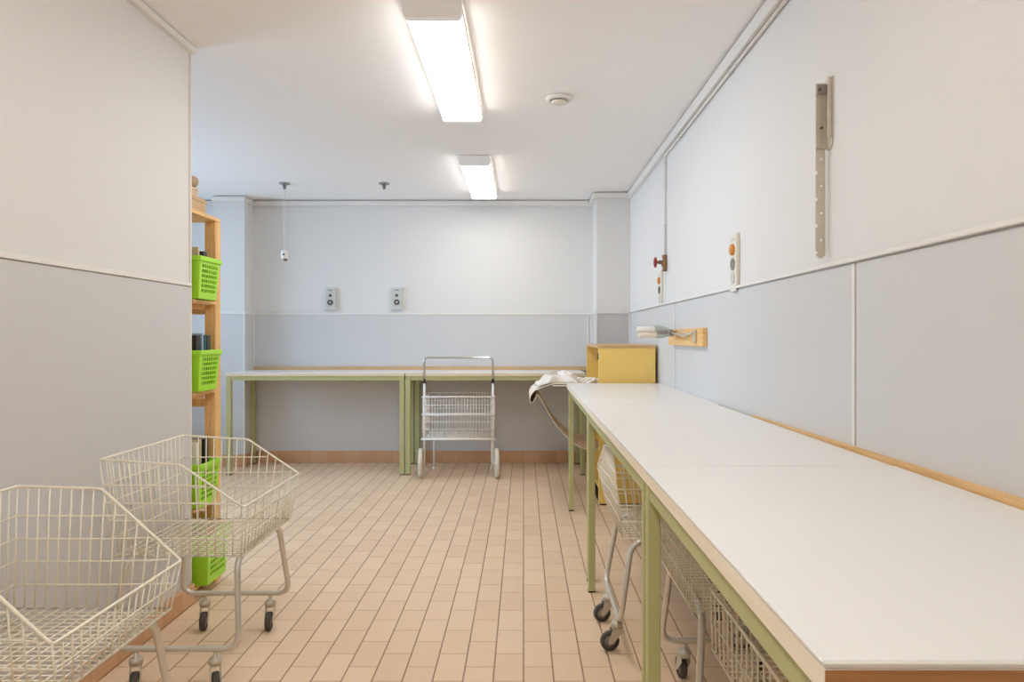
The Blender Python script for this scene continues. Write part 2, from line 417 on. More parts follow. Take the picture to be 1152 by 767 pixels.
# ------------------------------------------------------------------ lamps
def lamp(y0, y1, label, glow='lamp'):
    x0, x1, z0, z1 = -.462, -.238, 2.417, ZC - .001
    cx, cy = (x0 + x1) / 2, (y0 + y1) / 2
    t = thing('ceiling_lamp', (cx, cy, z1), label, 'lamp', 'ceiling lamps in a row')
    w, l = (x1 - x0) / 2, (y1 - y0) / 2
    MB().box(-w + .012, w - .012, -l + .012, l - .012, -.022, 0, bev=.003).build('base_tray', M['lamp_body'], t)
    def rr(a, z):
        pts = []
        r = .022
        for sx, sz, a0 in ((1, 1, 0), (-1, 1, 90), (-1, -1, 180), (1, -1, 270)):
            pass
        return pts
    # end caps with rounded lower corners
    def cap_outline(hw, zt, zb, r=.02):
        o = [(hw, zt), (-hw, zt)]
        for k in range(7): a = R(180 + 15 * k); o.append((-hw + r + math.cos(a) * r, zb + r + math.sin(a) * r))
        for k in range(7): a = R(270 + 15 * k); o.append((hw - r + math.cos(a) * r, zb + r + math.sin(a) * r))
        return o
    d = z0 - z1
    for s in (-1, 1):
        MB().prism(cap_outline(w, -.003, d), s * l, s * (l - .035), 'Y').build('end_cap', M['lamp_cap'], t)
        MB().box(s * (w - .002) - .0015, s * (w - .002) + .0015, -l + .036, l - .036, d + .0275, -.003).build('side_rail', M['lamp_body'], t)
    MB().prism(cap_outline(w - .004, d + .036, d + .002, .018), -l + .036, l - .036, 'Y').build('diffuser', M[glow], t)
    return t
lamp(2.62, 3.92, 'long ceiling lamp with white diffuser, nearer and larger of the two in view')
lamp(4.87, 6.10, 'long ceiling lamp with white diffuser, smaller one close to the far wall', 'lamp_dimmed')
lamp(.37, 1.64, 'long ceiling lamp added for light above the viewpoint, outside the photo')  # unseen lamp, added to light the near part of the room
lamp(-1.88, -.6, 'long ceiling lamp added for light behind the viewpoint, outside the photo')  # unseen lamp, added to brighten the room from behind the camera

# air valve on ceiling
av = thing('air_valve', (0.193, 3.70, ZC), 'round white air valve on the ceiling right of the near lamp', 'vent')
MB().lathe([(.0, -.001), (.062, -.001), (.074, -.004), (.074, -.009), (.066, -.016), (.05, -.020), (.046, -.012), (.0, -.012)], n=32).build('rim', M['trim'], av)
MB().lathe([(.0, -.0125), (.012, -.0125), (.012, -.021), (.040, -.021), (.044, -.026), (.038, -.033), (.0, -.036)], n=32).build('disc', M['ivory'], av)

# ceiling hooks and pull switch
def ceiling_mount(x, label):
    t = thing('ceiling_mount', (x, 5.76, ZC), label, 'mount', 'metal ceiling mounts')
    MB().lathe([(.0, -.0005), (.045, -.0005), (.045, -.008), (.026, -.013), (.0, -.013)], n=20).build('flange', M['mount'], t)
    MB().lathe([(.0, -.0128), (.017, -.0128), (.014, -.04), (.008, -.052), (.0, -.052)], n=14).build('stem', M['grey'], t)
    return t
ceiling_mount(-2.017, 'dark metal ceiling mount carrying the cord of the hanging switch')
ceiling_mount(-1.177, 'bare dark metal ceiling mount between the hanging switch and the far lamp')
ps = thing('pull_switch', (-2.017, 5.76, 1.85), 'small white switch hanging on a thin cord from ceiling', 'switch')
m = MB()
m.tube([(-.007, 0, .07), (-.009, 0, .25), (-.012, 0, .45), (-.006, 0, .586)], .0022, 6).tube([(.004, 0, .07), (.007, 0, .3), (.003, 0, .586)], .0022, 6)
m.build('cord', M['trim'], ps)
MB().lathe([(.0, .0), (.024, 0), (.028, .008), (.028, .05), (.022, .066), (.009, .075), (.0, .076)], n=18).build('body', M['roller'], ps)
MB().box(-.007, .01, -.033, -.026, .026, .042, bev=.002).build('button', M['dark'], ps)
MB().lathe([(.0, -.018), (.014, -.018), (.018, -.0005), (.0, -.0005)], axis_o=(.006, 0, 0), n=14).build('tip', M['brass'], ps)

# ------------------------------------------------------------------ wall boxes
def socket_plate(x, z0, z1, label):
    t = thing('socket_plate', (x, YB, (z0 + z1) / 2), label, 'socket', 'grey socket plates on the far wall')
    h = (z1 - z0) / 2
    MB().box(-.053, .053, -.03, -.0005, -h, h, bev=.006).build('plate', M['plate'], t)
    MB().lathe([(0, -.0302), (.013, -.0302), (.013, -.038), (.010, -.041), (0, -.041)], axis_o=(0, 0, .033), axis='Y', n=18).build('button', M['dark'], t)
    MB().lathe([(.0, -.0302), (.026, -.0302), (.026, -.036), (.019, -.037), (.017, -.0325), (.0, -.0325)], axis_o=(0, 0, -.032), axis='Y', n=24).build('socket_ring', M['dark'], t)
    MB().lathe([(.0, -.0327), (.011, -.0327), (.010, -.039), (.0, -.039)], axis_o=(0, 0, -.032), axis='Y', n=16).build('socket_core', M['plate'], t)
    MB().box(-.02, .02, -.032, -.0302, h - .03, h - .02, bev=.0006).build('name_slot', M['grey'], t)
socket_plate((372.5 - 589) / 768 * YB, 1.443, 1.654, 'grey socket plate on the far wall below the hanging switch')
socket_plate((447 - 589) / 768 * YB, 1.446, 1.657, 'grey socket plate on the far wall, nearer the wire trolley')

def control_box(y, z0, z1, label, big):
    t = thing('control_box', (XR, y, (z0 + z1) / 2), label, 'socket', 'ivory control boxes on the right wall')
    h = (z1 - z0) / 2
    MB().box(-.016, -.0005, -.048, .046, -h, h, bev=.003).build('box', M['ivory'], t)
    MB().lathe([(0, -.0162), (.025, -.0162), (.024, -.026), (.018, -.030), (0, -.030)], axis_o=(0, 0, .047), axis='X', n=22).build('button', M['orange'], t)
    MB().lathe([(0, -.0162), (.027, -.0162), (.027, -.021), (.019, -.022), (.017, -.018), (0, -.018)], axis_o=(0, 0, -.018), axis='X', n=22).build('socket', M['dark' if not big else 'grey'], t)
    MB().lathe([(0, -.0162), (.027, -.0162), (.027, -.019), (.022, -.0195), (.02, -.0175), (0, -.0175)], axis_o=(0, 0, -.080), axis='X', n=22).build('blank_cover', M['plate'], t)
    MB().box(-.018, -.0162, -.028, .028, .088, .097, bev=.0005).build('name_slot', M['plate'], t)
    if big: MB().box(-.019, -.0125, -.043, .038, -h - .024, -h - .001, bev=.002).build('cable_gland', M['trim'], t)
control_box(3.07, 1.418, 1.652, 'ivory control box on the right wall with an orange button, bigger and nearer of two', True)
control_box(4.73, 1.42, 1.646, 'ivory control box on the right wall under the red handwheel valve', False)

# pipe with valve
pp = thing('water_pipe', (XR, 4.57, 1.64), 'thin white pipe running under the ceiling strip then down to the valve', 'pipe')
m = MB()
m.tube(fillet([(-.011, 0, .10), (-.011, 0, .764), (-.011, -.05, .764), (-.011, -2.6, .766)], .03, 5), .0075, 10)
m.build('tube', M['trim'], pp)
for z in (.30, .70): MB().box(-.021, -.0005, -.018, .018, z, z + .012, bev=.002).build('clip', M['trim'], pp)
for y in (-.45, -1.45): MB().box(-.021, -.0005, y, y + .014, .754, .777, bev=.002).build('clip', M['plate'], pp)
vv = thing('shutoff_valve', (XR - .014, 4.57, 1.66), 'brass shut-off valve with red handwheel on right wall', 'valve')
m = MB()
m.lathe([(0, -.03), (.016, -.03), (.018, -.02), (.014, -.008), (.021, .008), (.021, .034), (.014, .05), (.018, .06), (.018, .078), (0, .078)], n=16)
m.build('body', M['brass'], vv)
MB().lathe([(0, -.012), (.013, -.012), (.014, -.028), (.010, -.034), (.006, -.06), (0, -.06)], axis_o=(-.008, 0, .03), axis='X', n=14).build('stem', M['brass'], vv)
hw = MB().tube([(-.062, math.cos(2 * math.pi * k / 24) * .03, .03 + math.sin(2 * math.pi * k / 24) * .03) for k in range(24)], .0065, 8, closed=True)
for k in range(4):
    a = R(45 + 90 * k); hw.tube([(-.062, 0, .03), (-.062, math.cos(a) * .028, .03 + math.sin(a) * .028)], .004, 6)
hw.lathe([(0, -.07), (.009, -.07), (.009, -.055), (0, -.055)], axis_o=(0, 0, .03), axis='X', n=12)
hw.build('handwheel', M['red'], vv)

# perforated metal wall arm
br = thing('folding_bracket', (XR, 2.15, 1.437), 'perforated metal folding bracket hanging on upper right wall', 'bracket')
def plate_with_holes(x0, x1, zl, holes, notches, y0, th, name, mat, parent):
    # plate in XZ plane, holes left out of a fine cell grid
    nx = 11; h = zl[1] - zl[0]; nz = int(h / .0028)
    def cell_open(i, j):
        cx = x0 + (x1 - x0) * (i + .5) / nx; cz = zl[0] + h * (j + .5) / nz
        for hx, hz, hr in holes:
            if (cx - hx) ** 2 + (cz - hz) ** 2 < hr * hr: return True
        for nzz in notches:
            if cx < x0 + .005 and abs(cz - nzz) < .006: return True
        rr = (x1 - x0) / 2; mx = (x0 + x1) / 2
        if cz < zl[0] + rr and (cx - mx) ** 2 + (cz - zl[0] - rr) ** 2 > rr * rr * 1.02: return True
        return False
    g = MB().grid(lambda u, v: (x0 + (x1 - x0) * u, y0, zl[0] + h * v), nx, nz, cell_open)
    return g.build(name, mat, parent, solid=th)
plate_with_holes(-.036, -.006, (.002, .44), [(-.019, .06 + .0845 * k, .0042) for k in range(5)], [.018 + .0845 * k for k in range(5)], .006, .004, 'perforated_bar', M['zinc'], br)
MB().box(-.038, -.0045, -.001, .0035, .345, .552, bev=.001).build('sleeve', M['zinc'], br)
def wp_outline():
    o = [(-.038, .562), (.012, .562), (.012, .36)]
    return o + [(-.013 + .025 * math.cos(R(-a)), .362 + .025 * math.sin(R(-a))) for a in range(10, 180, 17)] + [(-.038, .36)]
MB().prism(wp_outline(), -.0042, -.0005, 'X').build('wall_plate', M['zinc'], br)
MB().box(-.0165, -.0044, -.037, -.034, .37, .56, bev=.001).build('flange', M['zinc'], br)
MB().tube([(-.03, -.014, .528), (-.03, .004, .528)], .005, 8).build('pivot_pin', M['dark'], br)
MB().tube([(-.021, -.006, .41), (-.021, -.0012, .41)], .0045, 8).build('pivot_pin', M['dark'], br)
MB().box(-.037, -.006, -.010, -.0012, .515, .545, bev=.002).build('hinge_tab', M['hub'], br)
for z in (.39, .45, .53): MB().lathe([(0, -.0044), (.005, -.0044), (.004, -.0075), (0, -.008)], axis_o=(0, -.02, z), axis='X', n=10).build('screw', M['dark'], br)

# wooden bracket with rollers
rb = thing('roller_bracket', (XR, 3.95, 1.14), 'wooden wall block with a metal arm holding white rollers', 'bracket')
MB().box(-.032, -.0065, -.415, .415, 0, .098, bev=.002).build('mounting_block', M['pine_y'], rb)
m = MB().box(-.046, -.0325, -.30, -.26, .02, .088, bev=.002)
m.tube(fillet([(-.05, -.29, .075), (-.052, -.1, .055), (-.055, .2, .075)], .05), .007, 8)
m.tube([(-.05, -.2, .06), (-.05, .05, .088)], .005, 8)
m.build('steel_arm', M['zinc'], rb)
m = MB().lathe([(0, -.075), (.018, -.075), (.022, -.068), (.022, -.05), (.012, -.046), (.012, -.033), (0, -.033)], axis_o=(0, .2, .075), axis='X', n=18)
m.build('clamp_knob', M['hub'], rb)
# grey-green paddle reaching out into the room
def paddle(u, v):
    x = -.065 - .105 * u; w = .018 + .022 * math.sin(min(1, u * 1.25) * math.pi * .5)
    return (x, .2 - .015 * u, .078 + .006 * u + (v - .5) * 2 * w * (1 if u < .92 else .85))
MB().grid(paddle, 10, 6).build('paddle', M['acrylic'], rb, solid=.02)
MB().box(-.15, -.085, .178, .1815, .068, .09, bev=.001).build('scale_plate', M['grey'], rb)
for z, x, mt in ((.096, -.272, 'roller'), (.062, -.262, 'canvas')):
    o = MB().lathe([(0, 0), (.015, 0), (.0175, .003), (.0175, .104), (.015, .107), (0, .107)], axis_o=(x, .183, z), axis='X', n=20).build('roller', M[mt], rb)
    part_label(o, 'white roller' if mt == 'roller' else 'beige roller')

# ------------------------------------------------------------------ tables
def table(name, x0, x1, y0, y1, h, label, group, along, edge='edge', leg_in=0.004, lw=.036, near_leg_in=None, far_leg_in=None, end_edge=None, et=.028, ends=False):
    cx, cy = (x0 + x1) / 2, (y0 + y1) / 2
    t = thing(name, (cx, cy, 0), label, 'table', group)
    a, b = (x1 - x0) / 2, (y1 - y0) / 2
    e = .005 if ends else 0
    MB().box(-a, a, -b + e, b - e, h - .006, h, bev=.0015, seg=1).build('tabletop', M['top'], t)
    if ends:
        for s in (-1, 1): MB().box(-a, a, s * (b - e / 2) - e / 2 + .0002, s * (b - e / 2) + e / 2 - .0002, h - .006, h - .0004, bev=.001, seg=1).build('end_lip', M['lip'], t)
    MB().box(-a + .001, a - .001, -b + .001, b - .001, h - et, h - .0061, bev=.002, seg=1).build('edge_board', M[edge], t)
    if end_edge: part_label(MB().box(-a + .001, a - .001, -b - .0015, -b + .0008, h - .03, h - .0075).build('end_strip', M[end_edge], t), 'brown wooden end strip')
    i = leg_in; g = .004
    MB().box(-a + i + lw, a - i - lw, -b + i + g, -b + i + g + .022, h - et - .036, h - et - .0005).build('apron', M['green'], t)
    MB().box(-a + i + lw, a - i - lw, b - i - g - .022, b - i - g, h - et - .036, h - et - .0005).build('apron', M['green'], t)
    MB().box(-a + i + g, -a + i + g + .022, -b + i + lw, b - i - lw, h - et - .036, h - et - .0005).build('apron', M['green'], t)
    MB().box(a - i - g - .022, a - i - g, -b + i + lw, b - i - lw, h - et - .036, h - et - .0005).build('apron', M['green'], t)
    for sx in (-1, 1):
        for sy in (-1, 1):
            ly = (near_leg_in if near_leg_in is not None else i) if sy < 0 else (far_leg_in if far_leg_in is not None else i)
            xa = sx * (a - i - lw) if sx > 0 else -a + i
            ya = (b - ly - lw) if sy > 0 else -b + ly
            lg = MB().box(xa, xa + lw, ya, ya + lw, (.006), h - et - .0005, bev=.003).build('leg', M['green'], t)
            MB().box(xa - .001, xa + lw + .001, ya - .001, ya + lw + .001, 0, .0058, bev=.001).build('foot_cap', M['black'], lg)
    return t
table('work_table', -2.568, -1.025, 5.88, 6.443, .88, 'white-topped green-legged table along the far wall, empty one left of the wire trolley', 'work tables along the far wall', 'X', lw=.04)
table('work_table', -1.021, .535, 5.88, 6.443, .88, 'white-topped green-legged table along the far wall, behind the wire trolley', 'work tables along the far wall', 'X', lw=.04)
G = 'work tables along the right wall'
table('work_table', .302, .949, 3.2835, 4.79, .866, 'white-topped table along the right wall, farthest section touching the yellow cabinet', G, 'Y', 'edge_y', leg_in=.008, lw=.033, far_leg_in=.09, near_leg_in=.04, et=.036, ends=True)
table('work_table', .299, .93, 1.7145, 3.2805, .866, 'white-topped table along the right wall, middle section between two seams', G, 'Y', 'edge_y', leg_in=.003, lw=.032, near_leg_in=.004, far_leg_in=.07, et=.036, ends=True)
table('work_table', .297, .93, .674, 1.7105, .868, 'white-topped table along the right wall, nearest section at the photo edge', G, 'Y', 'edge_y', leg_in=.003, lw=.032, far_leg_in=.03, end_edge='edge_dark', et=.036, ends=True)

# ------------------------------------------------------------------ yellow mangle cabinet
mc = thing('mangle_cabinet', (.74, 5.28, 0), 'tall yellow cabinet with open left side in the corner', 'cabinet')
x0, x1, y0, y1 = .53 - .74, .932 - .74, 4.822 - 5.28, 5.74 - 5.28
MB().box(x0, x1, y0, y0 + .02, .0125, 1.112, bev=.001).build('side_panel', M['yellow'], mc)
MB().box(x0, x1, y1 - .02, y1, .0125, 1.112, bev=.001).build('side_panel', M['yellow'], mc)
MB().box(x1 - .012, x1, y0 + .02, y1 - .02, .0125, 1.112).build('back_panel', M['yellow'], mc)
MB().box(x0 - .004, x1, y0 - .004, y1 + .004, 1.112, 1.134, bev=.002).build('top_board', M['lath_x'], mc)
MB().box(x0 + .03, x1 - .012, y0 + .02, y1 - .02, .06, .085).build('bottom_shelf', M['yellow'], mc)
MB().box(x0 + .01, x1 - .01, y0 + .01, y1 - .01, 0, .012).build('plinth', M['black'], mc)
MB().box(x0 + .02, x1 - .012, y0 + .02, y1 - .02, .815, .837).build('feed_shelf', M['yellow'], mc)
for z, xx in ((.92, .0), (1.02, .02)):
    MB().lathe([(0, y0 + .021), (.045, y0 + .021), (.045, y1 - .021), (0, y1 - .021)], axis_o=(xx, 0, z + .02), axis='Y', n=24).build('roll', M['edge_y'], mc)
MB().box(x0 - .008, x0, y0 + .001, y0 + .019, 1.03, 1.075, bev=.001).build('latch', M['dark'], mc)
MB().box(-.53, x0 + .019, y0 + .04, y1 - .12, .838, .846, bev=.002).build('feed_board', M['roller'], mc)

# apron cloth sling: over the board, round its edge, and in a loop below
def sling(u, v):
    y = 4.87 + .74 * v
    path = [(.56, .850), (.44, .851), (.32, .853), (.22, .852), (.15, .834), (.105, .815), (.072, .796), (.05, .762), (.047, .728), (.062, .716), (.08, .742), (.102, .776),
            (.15, .70), (.20, .61), (.25, .54), (.31, .475), (.37, .425), (.43, .395), (.50, .385), (.56, .40)]
    s = u * (len(path) - 1); i = min(int(s), len(path) - 2); f = s - i
    P = [path[max(0, i - 1)], path[i], path[i + 1], path[min(len(path) - 1, i + 2)]]
    def cr(a, b, c, d): return .5 * (2 * b + (c - a) * f + (2 * a - 5 * b + 4 * c - d) * f * f + (3 * b - a - 3 * c + d) * f ** 3)
    x = cr(*[p[0] for p in P]); z = cr(*[p[1] for p in P])
    z += .004 * math.sin(9 * v + 5 * u) * (1 - abs(u - .5))
    return (x, y, z)
sl = MB().grid(sling, 64, 14).build('apron_cloth', M['canvas'], solid=.004)
tag(sl, 'beige canvas apron hanging in a loop beside the yellow cabinet', 'cloth')

def crumple(cx, cy, z0, lx, ly, hgt, seed, droop=0.0):
    rnd = random.Random(seed); ph = [rnd.uniform(0, 6.3) for _ in range(8)]
    def f(u, v):
        x = (u - .5) * lx; y = (v - .5) * ly
        e = (math.sin(math.pi * min(max(u, .0), 1)) * math.sin(math.pi * min(max(v, 0), 1))) ** .35
        fold = abs(math.sin(7 * u + 3 * v + ph[0])) * .5 + abs(math.sin(5 * v - 4 * u + ph[1])) * .35 + .25 * abs(math.sin(13 * u + 9 * v + ph[2]))
        z = z0 + .004 + hgt * e * fold
        z -= droop * max(0, .3 - u)
        x += .03 * math.sin(6 * v + ph[3]) + .012 * math.sin(14 * v + ph[6]); y += .03 * math.sin(7 * u + ph[4]) + .012 * math.sin(15 * u + ph[5])
        return (cx + x, cy + y, z)
    return MB().grid(f, 44, 34)
ct = crumple(.262, 5.14, .856, .30, .46, .075, 3, .09).build('folded_sheet', M['cloth'], solid=.004)
tag(ct, 'crumpled white sheet lying on the beige apron', 'cloth')
ct = crumple(.487, 4.98, .853, .085, .16, .04, 9).build('towel', M['cloth'], solid=.004)
tag(ct, 'small rumpled white towel tucked against the yellow cabinet opening', 'cloth')

# ------------------------------------------------------------------ wire laundry carts
def caster(parent, x, y, top, ang, r=.0368):
    fx, fy = math.cos(ang), math.sin(ang)
    Mx = Matrix.Translation((x, y, 0)) @ Matrix.Rotation(ang, 4, 'Z')
    m = MB()
    m.lathe([(0, top), (.007, top), (.007, .112), (.019, .110), (.023, .102), (.021, .09), (0, .09)], n=16, mat=Mx)
    # two fork plates and bridge
    for s in (-1, 1):
        out = [(-.018, .092), (.018, .092), (.022, .075), (-.018, .032), (-.034, .026), (-.04, .034), (-.03, .06)]
        a0, a1 = (s * .0145, s * .0170)
        A = [m.bm.verts.new(Mx @ Vector((p, a0, q))) for p, q in out]; B = [m.bm.verts.new(Mx @ Vector((p, a1, q))) for p, q in out]
        m.bm.faces.new(A); m.bm.faces.new(B[::-1])
        for i in range(len(A)): m.bm.faces.new((A[i], B[i], B[(i + 1) % len(A)], A[(i + 1) % len(A)]))
    m.box(-.02, .02, -.017, .017, .086, .091, mat=Mx)
    c = m.build('caster', M['zinc'], parent)
    w = MB().lathe([(.025, -.0105), (.034, -.011), (r - .0003, -.007), (r - .0003, .007), (.034, .011), (.025, .0105)], axis_o=(-.028, 0, r), axis='Y', n=28, mat=Mx)
    w.build('tyre', M['rubber'], c)
    w = MB().lathe([(0, -.0125), (.008, -.0125), (.008, -.008), (.0252, -.008), (.0252, .008), (.008, .008), (.008, .0125), (0, .0125)], axis_o=(-.028, 0, r), axis='Y', n=28, mat=Mx)
    w.build('hub', M['hub'], c)

def cart(x, y, rz, label, xb=-.24, xk=.03, xf=.24, zb=.782, zk=.765, zf=.624, w=.56, wbm=.48, zbot=.447, xbb=-.215, xfb=.215, angs=(0, 0, 0, 0), levels=(.51, .572, .632, .694), wr_=.0022):
    t = thing('laundry_cart', (x, y, 0), label, 'cart', 'wire laundry carts', rz)
    hw, hb = w / 2, wbm / 2
    def rimz(px):
        if px <= xk: return zb + (zk - zb) * (px - xb) / (xk - xb)
        return zk + (zf - zk) * (px - xk) / (xf - xk)
    rim = fillet([(xb + .05, hw, rimz(xb + .05)), (xk, hw, zk), (xf, hw, zf), (xf, -hw, zf), (xk, -hw, zk), (xb, -hw, zb), (xb, hw, zb), (xb + .05, hw, rimz(xb + .05))], .009, 3)
    MB().tube(rim[:-1], .0038, 8, closed=True).build('rim', M['wire'], t)
    thin = 5
    m = MB()
    # sides
    n = 15
    for s in (-1, 1):
        cols = []
        for i in range(n + 1):
            u = i / n; bx = xbb + (xfb - xbb) * u; tx = xb + (xf - xb) * u
            b = Vector((bx, s * hb, zbot)); tt = Vector((tx, s * hw, rimz(tx))); cols.append((b, tt))
            m.tube([b, tt], wr_, thin)
        for lv in levels:
            pts = []
            for b, tt in cols:
                if tt.z > lv + .004: pts.append(b + (tt - b) * ((lv - b.z) / (tt.z - b.z)))
            if len(pts) > 1:
                # follow the slope exactly at the front end
                m.tube(pts, .0024, thin)
    # back and front panels
    nb = 17
    for xx, xt, zt in ((xbb, xb, zb), (xfb, xf, zf)):
        for i in range(1, nb):
            v = -1 + 2 * i / nb
            m.tube([(xx, v * hb, zbot), (xt, v * hw, zt)], wr_, thin)
        for lv in levels:
            if lv < zt - .02:
                f = (lv - zbot) / (zt - zbot); X = xx + (xt - xx) * f; Y = hb + (hw - hb) * f
                m.tube([(X, -Y, lv), (X, Y, lv)], .0024, thin)
    # bottom
    m.tube([(xbb, -hb, zbot), (xfb, -hb, zbot), (xfb, hb, zbot), (xbb, hb, zbot)], .0032, 6, closed=True)
    for i in range(1, 20):
        v = -hb + 2 * hb * i / 20; m.tube([(xbb, v, zbot - .002), (xfb, v, zbot - .002)], wr_, thin)
    for i in range(1, 13):
        u = xbb + (xfb - xbb) * i / 13; m.tube([(u, -hb, zbot + .002), (u, hb, zbot + .002)], wr_, thin)
    m.build('wire_basket', M['wire'], t)
    for s in (-1, 1):
        p = fillet([(-.19, s * .004, .431), (-.19, s * .20, .431), (-.228, s * .25, .14), (.212, s * .25, .14), (.185, s * .20, .431), (.185, s * .004, .431)], .055, 7)
        MB().tube(p, .0105, 12).build('tube_frame', M['steel'], t)
    k = 0
    for s in (-1, 1):
        for cx in (-.135, .132):
            caster(t, cx, s * .25, .131, angs[k]); k += 1
    return t
cart(-1.171, 2.55, 0, 'cream wire cart by the left wall standing in front of the green baskets', angs=(R(112), R(118), R(104), R(100)))
cart(-1.181, 1.64, 0, 'nearest cream wire cart by the left wall, cropped by the photo corner', xb=-.228, xk=.006, xf=.228, zb=.775, zk=.768, zf=.568, w=.52, wbm=.46, angs=(.4, 1, .2, 2))
cart(.605, 2.735, R(90), 'cream wire cart under the right tables, farthest, seen between two green legs', angs=(R(-70), R(-70), R(-78), R(-72)), xb=-.25, xk=-.0, xf=.262, zb=.782, zk=.76)
cart(.687, 2.112, R(180), 'cream wire cart under the right tables, just behind the near green leg', angs=(R(80), R(95), R(90), R(75)), w=.55, xfb=.228, wbm=.52)
cart(.69, 1.36, R(180), 'cream wire cart under the right tables, closest to the photo bottom edge', zf=.585, xfb=.24, wbm=.53, wr_=.0026, angs=(R(20), R(60), R(80), R(110)))

# ------------------------------------------------------------------ upright wire trolley by the far table
tr = thing('wire_trolley', (-.55, 5.78, 0), 'white wire trolley with chrome handle parked at the far tables', 'trolley')
hwid = .29
for s in (-1, 1):
    MB().tube([(s * hwid, 0, .10), (s * hwid, 0, .80)], .0095, 10).build('post', M['wire_white'], tr)
    MB().lathe([(0, .80), (.013, .80), (.013, .825), (0, .825)], axis_o=(s * hwid, 0, 0), n=12).build('grip_sleeve', M['black'], tr)
    MB().tube([(s * (hwid - .03), .39, .02), (s * (hwid - .03), .39, .33)], .007, 8).build('rear_leg', M['wire_white'], tr)
    MB().lathe([(0, 0), (.016, 0), (.016, .014), (.009, .022), (0, .022)], axis_o=(s * (hwid - .03), .39, 0), n=12).build('foot', M['roller'], tr)
MB().tube(fillet([(-hwid, 0, .825), (-hwid, -.004, 1.015), (hwid, -.004, 1.015), (hwid, 0, .825)], .035, 6), .0095, 12).build('handle', M['chrome'], tr)
m = MB(); z0, z1, d0, d1, hh = .335, .685, -.015, .40, .30
for yy in (d0, d1):
    for z in (z0, .41, .475, .545, .615, z1): m.tube([(-hh, yy, z), (hh, yy, z)], .0034 if z in (z0, z1) else .003, 6)
    for i in range(25): x = -hh + 2 * hh * i / 24; m.tube([(x, yy, z0), (x, yy, z1)], .0027, 5)
for s in (-1, 1):
    for z in (z0, .41, .475, .545, .615, z1): m.tube([(s * hh, d0, z), (s * hh, d1, z)], .003 if z in (z0, z1) else .0024, 6)
    for i in range(1, 16): y = d0 + (d1 - d0) * i / 16; m.tube([(s * hh, y, z0), (s * hh, y, z1)], .0021, 5)
for i in range(1, 24): x = -hh + 2 * hh * i / 24; m.tube([(x, d0, z0 - .002), (x, d1, z0 - .002)], .0021, 5)
for i in range(1, 14): y = d0 + (d1 - d0) * i / 14; m.tube([(-hh, y, z0 + .002), (hh, y, z0 + .002)], .0021, 5)
m.build('wire_basket', M['wire_white'], tr)
m = MB()
for z in (z1, .535): m.tube([(-hh - .01, d0 - .007, z), (hh + .01, d0 - .007, z)], .006, 8)
m.tube([(-hh - .015, d0 - .006, z0 - .008), (hh + .015, d0 - .006, z0 - .008)], .0075, 8)
m.build('front_rail', M['wire_white'], tr)
for s in (-1, 1): MB().tube([(s * .28, 0, .124), (s * .346, 0, .124)], .007, 8).build('axle_stub', M['steel'], tr)
for s in (-1, 1):
    cx = s * .322; rz = R(8) * s
    Mx = Matrix.Translation((cx, 0, 0)) @ Matrix.Rotation(R(7), 4, 'Z')
    w = MB().lathe([(.095, -.014), (.112, -.017), (.122, -.012), (.124, 0), (.122, .012), (.112, .017), (.095, .014), (.095, -.014)], axis_o=(0, 0, .1245), axis='X', n=36, mat=Mx).build('wheel', M['tyre'], tr)
    h = MB().lathe([(0, -.022), (.016, -.022), (.018, -.01), (.096, -.007), (.096, .007), (.018, .01), (.016, .022), (0, .022)], axis_o=(0, 0, .1245), axis='X', n=36, mat=Mx)
    h.build('wheel_disc', M['tyre'], w)

# ------------------------------------------------------------------ pine shelf with green baskets
sh = thing('pine_shelf', (-1.65, 3.22, 0), 'narrow open pine shelf at the end of left wall holding green baskets', 'shelf')
ox, oy = -1.65, 3.22
def B(m, x0, x1, y0, y1, z0, z1, bev=.002): return m.box(x0 - ox, x1 - ox, y0 - oy, y1 - oy, z0, z1, bev=bev, seg=1)
for (xa, xb_, ya, yb) in ((-1.55, -1.497, 3.316, 3.374), (-1.80, -1.76, 3.316, 3.358), (-1.572, -1.534, 3.07, 3.095), (-1.80, -1.76, 3.07, 3.095)):
    B(MB(), xa, xb_, ya, yb, 0, 1.752).build('post', M['pine'], sh)
BZ = (1.770, 1.362, .937, .405, .05)
for z in BZ:
    m = MB()
    if z == BZ[0]:
        for a, b in ((-1.80, -1.70), (-1.695, -1.60), (-1.595, -1.493)): B(m, a, b, 3.07, 3.36, z - .018, z)
    else:
        for a, b in ((-1.76, -1.69), (-1.685, -1.615), (-1.61, -1.495)): B(m, a, b, 3.096, 3.315, z - .016, z)
        B(m, -1.76, -1.74, 3.096, 3.315, z - .04, z - .0165); B(m, -1.57, -1.55, 3.096, 3.315, z - .04, z - .0165)
    m.build('shelf_board', M['pine_y'], sh)
for y0_ in (3.075, 3.33):
    for z in (.3, .85, 1.3): B(MB(), -1.759, -1.539 if y0_ > 3.2 else -1.573, y0_, y0_ + .016, z, z + .04).build('rung', M['pine'], sh)

